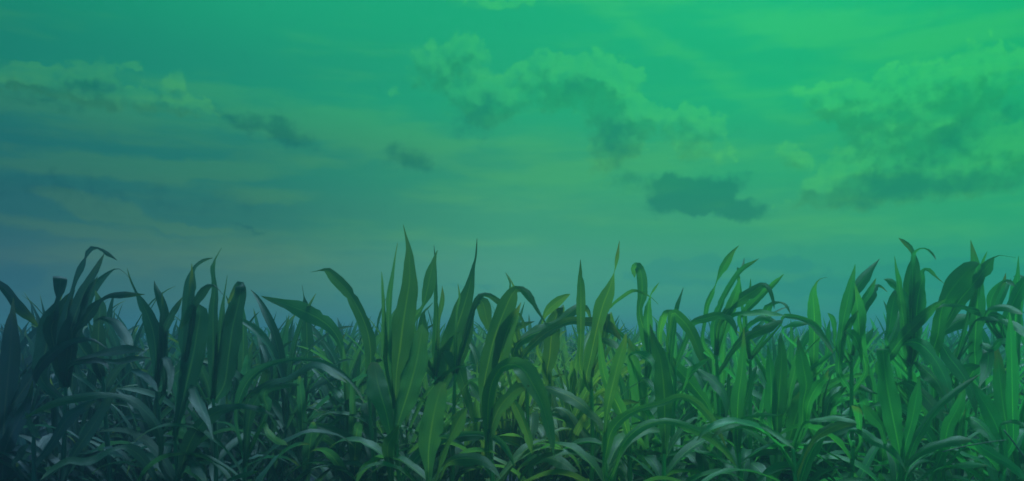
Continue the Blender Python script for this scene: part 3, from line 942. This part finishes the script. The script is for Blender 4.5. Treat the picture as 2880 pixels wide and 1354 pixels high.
def grown_leaf(h, az, length, width, e0, bend, twist, n, across, r, roll=0.0):
    """a maize blade from height h on a stalk: leaves at angle e0, bends down along its length"""
    s = np.linspace(0, 1, n)
    e = e0 - bend * s ** 1.6
    ds = length / (n - 1)
    swing = r.uniform(-.5, .5) * s ** 2
    a = az + swing
    dirs = np.stack([np.cos(e) * np.cos(a), np.cos(e) * np.sin(a), np.sin(e)], 1)
    c = np.vstack([[0, 0, 0], np.cumsum(dirs[:-1] * ds, axis=0)]) + np.array([0, 0, h])
    prof = np.clip(np.interp(s, [0, .06, .25, .5, .75, .92, 1], [.30, .55, .92, 1, .74, .32, .03]), 0, 1)
    side0 = np.stack([-np.sin(a), np.cos(a), 0 * a], 1)
    up = np.cross(dirs, side0)
    th = roll + twist * s ** 1.3
    side = np.cos(th)[:, None] * side0 + np.sin(th)[:, None] * up
    return ribbon(c, width * prof, side, r.uniform(-.2, -.08), r.uniform(.03, .09), across, r)


def plant_leaves(r, height, n_leaf, n, across, low=0.12):
    """list of blades of one plant, two-ranked like maize"""
    out = []
    plane = r.uniform(0, math.pi)
    for i in range(n_leaf):
        f = i / (n_leaf - 1)
        h = height * (low + (0.74 - low) * f)
        a = plane + (math.pi if i % 2 else 0) + r.uniform(-.45, .45)
        L = height * (0.40 + 0.32 * math.sin(math.pi * min(1, .25 + .6 * f))) * r.uniform(.85, 1.15)
        e0 = R(48 + 34 * f + r.uniform(-9, 9))
        bend = R(r.uniform(70, 140) * (1 - f) + r.uniform(8, 75) * f)
        W = r.uniform(.042, .072) * (0.85 + .3 * math.sin(math.pi * f))
        out.append(grown_leaf(h, a, L, W, e0, bend, r.uniform(-1.4, 1.4), n, across, r, r.uniform(-.3, .3)))
    return out


# lower leaves of the front plants, kept behind or beside the stalk
for k, p in enumerate(plant_objs):
    r = random.Random(500 + k)
    for i in range(10):
        hh = max(0.10, min(p['top'].z * .85, .12 + .040 * i + r.uniform(-.04, .04)))
        a = r.choice((R(r.uniform(-12, 40)), R(r.uniform(140, 192)), R(r.uniform(60, 120))))
        v, f, uv = grown_leaf(hh, a, r.uniform(.34, .56), r.uniform(.042, .074), R(r.uniform(30, 66)), R(r.uniform(80, 140)), r.uniform(-1, 1), 16, 4, r)
        off = p['top'] - p['foot']
        q = hh / max(p['top'].z, .1)
        v = v + np.array([off.x * q, off.y * q, 0])
        link('leaf', mesh('leaf', v, f, uv, M_LEAF), p['e'], vary(p['hue'], .25, r))

# ------------------------------------------------------------------ the rows behind, plant by plant
protos = []
for k in range(12):
    r = random.Random(900 + k)
    ht = r.uniform(.98, 1.16)
    leaves = [mesh('leaf', *b, M_LEAF) for b in plant_leaves(r, ht, r.choice((11, 12, 13)), 14, 4)]
    st = stalk_mesh([(0, 0, -.02), (r.uniform(-.01, .01), 0, .3 * ht), (r.uniform(-.02, .02), r.uniform(-.02, .02), .72 * ht)], .0125, .005, k)
    protos.append((leaves, st, ht))

MARKS = [(60, 'leaf bending in at the left margin'), (185, 'tall clump at far left'), (440, 'narrow V-shaped plant'), (600, 'tall squared-off leaf on the left'), (862, 'lone spear-shaped shoot'),
         (1035, 'bare leaf with a hooked tip'), (1150, 'tallest plant near the middle'), (1376, 'large olive plant at the centre'), (1548, 'straight dagger leaf'),
         (1662, 'leaf with a separate blade at its tip'), (1818, 'chopped-looking square leaf'), (2015, 'wind-swept leaves leaning right'), (2285, 'lone oval leaf'),
         (2400, 'pair of crossed broad leaves'), (2558, 'plant with tips like horns'), (2690, 'widest leaf on the right'), (2850, 'crowded sheaf at the right margin')]
spots = []
r = random.Random(31)
y = 4.15
row = 0
while len(spots) < 262:
    half = y * 1440 / F + 0.35
    gap = .155 if y < 5.2 else .19 if y < 7 else .26
    x = -half + r.uniform(0, gap)
    while x < half and len(spots) < 262:
        spots.append((x + r.uniform(-.05, .05), y + r.uniform(-.12, .12)))
        x += gap * r.uniform(.75, 1.3)
    y += .38 if y < 5 else .5
Y_FAR = y
for i, (x, y) in enumerate(spots):
    leaves, st, ht = protos[r.randrange(len(protos))]
    e = link('corn_plant', None)
    e.empty_display_size = .1
    e.location = (x, y, 0)
    e.rotation_euler = (R(r.uniform(-5, 5)), R(r.uniform(-4, 7)), r.uniform(0, 6.283))
    sc = r.uniform(.66, .86) * (.9 if y < 4.5 else 1) if r.random() < .88 else r.uniform(.86, .98)
    # stands a little lower where the photograph shows the sky come down between the near plants
    sc *= 0.97 if x / y < .05 else 0.94
    e.scale = (sc, sc, sc)
    col_px = 1440 + x / y * F
    mark = min(MARKS, key=lambda m: abs(m[0] - col_px))[1]
    band = 'just behind' if y < 4.95 else 'a little way behind' if y < 5.9 else 'well back behind'
    e['label'] = 'small corn plant %s the %s' % (band, mark)
    e['category'] = 'corn plant'
    e['group'] = 'corn plants crowded into the rows behind'
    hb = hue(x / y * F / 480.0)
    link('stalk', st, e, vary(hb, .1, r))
    for me in leaves:
        link('leaf', me, e, vary(hb, .26, r))

# ------------------------------------------------------------------ the far field: too many to count
tv, tf = [], []
for k in range(8):
    r = random.Random(1300 + k)
    vs, fs, off = [], [], 0
    for (v, f, uv) in plant_leaves(r, 1.06, 10, 8, 2, .25):
        vs.append(v)
        fs.append(np.array(f) + off)
        off += len(v)
    tv.append(np.vstack(vs))
    tf.append(np.vstack(fs))
V_, F_, C_, off = [], [], [], 0
y = Y_FAR
while y < 150:
    half = y * 1440 / F * 1.05 + .6
    step = .21 + .010 * y
    x = -half
    while x < half:
        k = rng.integers(8)
        s = rng.uniform(.78, .96) * (0.985 if x / y < .05 else .955)
        if y > 30:
            s *= 1.0 + rng.uniform(0, .04)
        a = rng.uniform(0, 6.283)
        Rm = np.array([[math.cos(a), -math.sin(a), 0], [math.sin(a), math.cos(a), 0], [0, 0, 1]])
        v = tv[k] @ Rm.T * s + np.array([x + rng.uniform(-.1, .1), y + rng.uniform(-.25, .25), 0])
        V_.append(v)
        F_.append(tf[k] + off)
        off += len(v)
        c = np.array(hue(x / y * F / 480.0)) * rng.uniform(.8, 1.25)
        C_.append(np.repeat(np.array([[c[0], c[1], c[2], 1.0]]), len(v), 0))
        x += step * rng.uniform(.7, 1.3)
    y += .42 + .022 * y
V_, F_, C_ = np.vstack(V_).astype(np.float32), np.vstack(F_), np.vstack(C_).astype(np.float32)
me = bpy.data.meshes.new('distant_corn')
me.vertices.add(len(V_))
me.vertices.foreach_set('co', V_.ravel())
me.loops.add(F_.size)
me.loops.foreach_set('vertex_index', F_.ravel().astype(np.int32))
me.polygons.add(len(F_))
me.polygons.foreach_set('loop_start', np.arange(0, F_.size, 4, dtype=np.int32))
me.polygons.foreach_set('use_smooth', np.ones(len(F_), bool))
me.update(calc_edges=True)
ca = me.color_attributes.new('hue', 'FLOAT_COLOR', 'POINT')
ca.data.foreach_set('color', C_.ravel())
me.materials.append(M_FAR)
far = link('distant_corn', me)
far['kind'] = 'stuff'
far['label'] = 'distant corn field running back to the horizon'
far['category'] = 'corn field'

# ------------------------------------------------------------------ dry sticks caught in the stand


def stick(name, crop, pts, rad, d, lab):
    ox, oy, sc = CROP[crop]
    p3 = [tuple(at(ox + x / sc, oy + y / sc, d + dz)) for x, y, dz in pts]
    p = resample(p3, 10)
    f0 = p[0].copy()
    f0[2] = min(p[0][2], p[-1][2])
    v, f = tube(p - p[0], np.linspace(rad, rad * .6, 10), 6)
    o = link(name, mesh(name, v, f, None, M_DRY))
    o.location = p[0]
    o['label'] = lab
    o['category'] = 'stick'


stick('dry_stick', 'L6', [(1900, 1300, 0), (1800, 1075, 0), (1755, 1010, 0), (1680, 905, 0), (1590, 790, 0)], .0045, 3.4, 'straight grey dry stick slanting up at the right margin near the bottom')
stick('dry_twig', 'L6', [(1085, 968, 0), (1200, 940, 0), (1340, 910, -.02), (1470, 888, -.04), (1610, 872, -.05)], .0028, 3.42, 'thin straw-coloured stem lying almost level across the lower right leaves')

# ------------------------------------------------------------------ weeds and litter on the soil
vs, fs, cs, off = [], [], [], 0
r = random.Random(77)
for i in range(4200):
    yy = 3.2 + 6 * r.random() ** 1.4
    xx = r.uniform(-1, 1) * (yy * 1440 / F + .3)
    L, W = r.uniform(.05, .2), r.uniform(.006, .022)
    v, f, uv = grown_leaf(0.0, r.uniform(0, 6.28), L, W, R(r.uniform(5, 85)), R(r.uniform(0, 110)), r.uniform(-1, 1), 5, 2, r)
    v = v + np.array([xx, yy, .01])
    v[:, 2] = np.maximum(v[:, 2], .006)
    vs.append(v)
    fs.extend([tuple(q + off for q in z) for z in f])
    off += len(v)
    c = (0.15, .15, .08) if r.random() < .3 else hue(xx / yy * F / 480.0)
    cs.append(np.repeat(np.array([[*c, 1.0]]), len(v), 0))
me = mesh('weeds', np.vstack(vs), fs, None, M_FAR)
ca = me.color_attributes.new('hue', 'FLOAT_COLOR', 'POINT')
ca.data.foreach_set('color', np.vstack(cs).astype(np.float32).ravel())
wd = link('weeds', me)
wd['kind'] = 'stuff'
wd['label'] = 'weeds and shredded dry leaves on the dark soil'
wd['category'] = 'weeds'
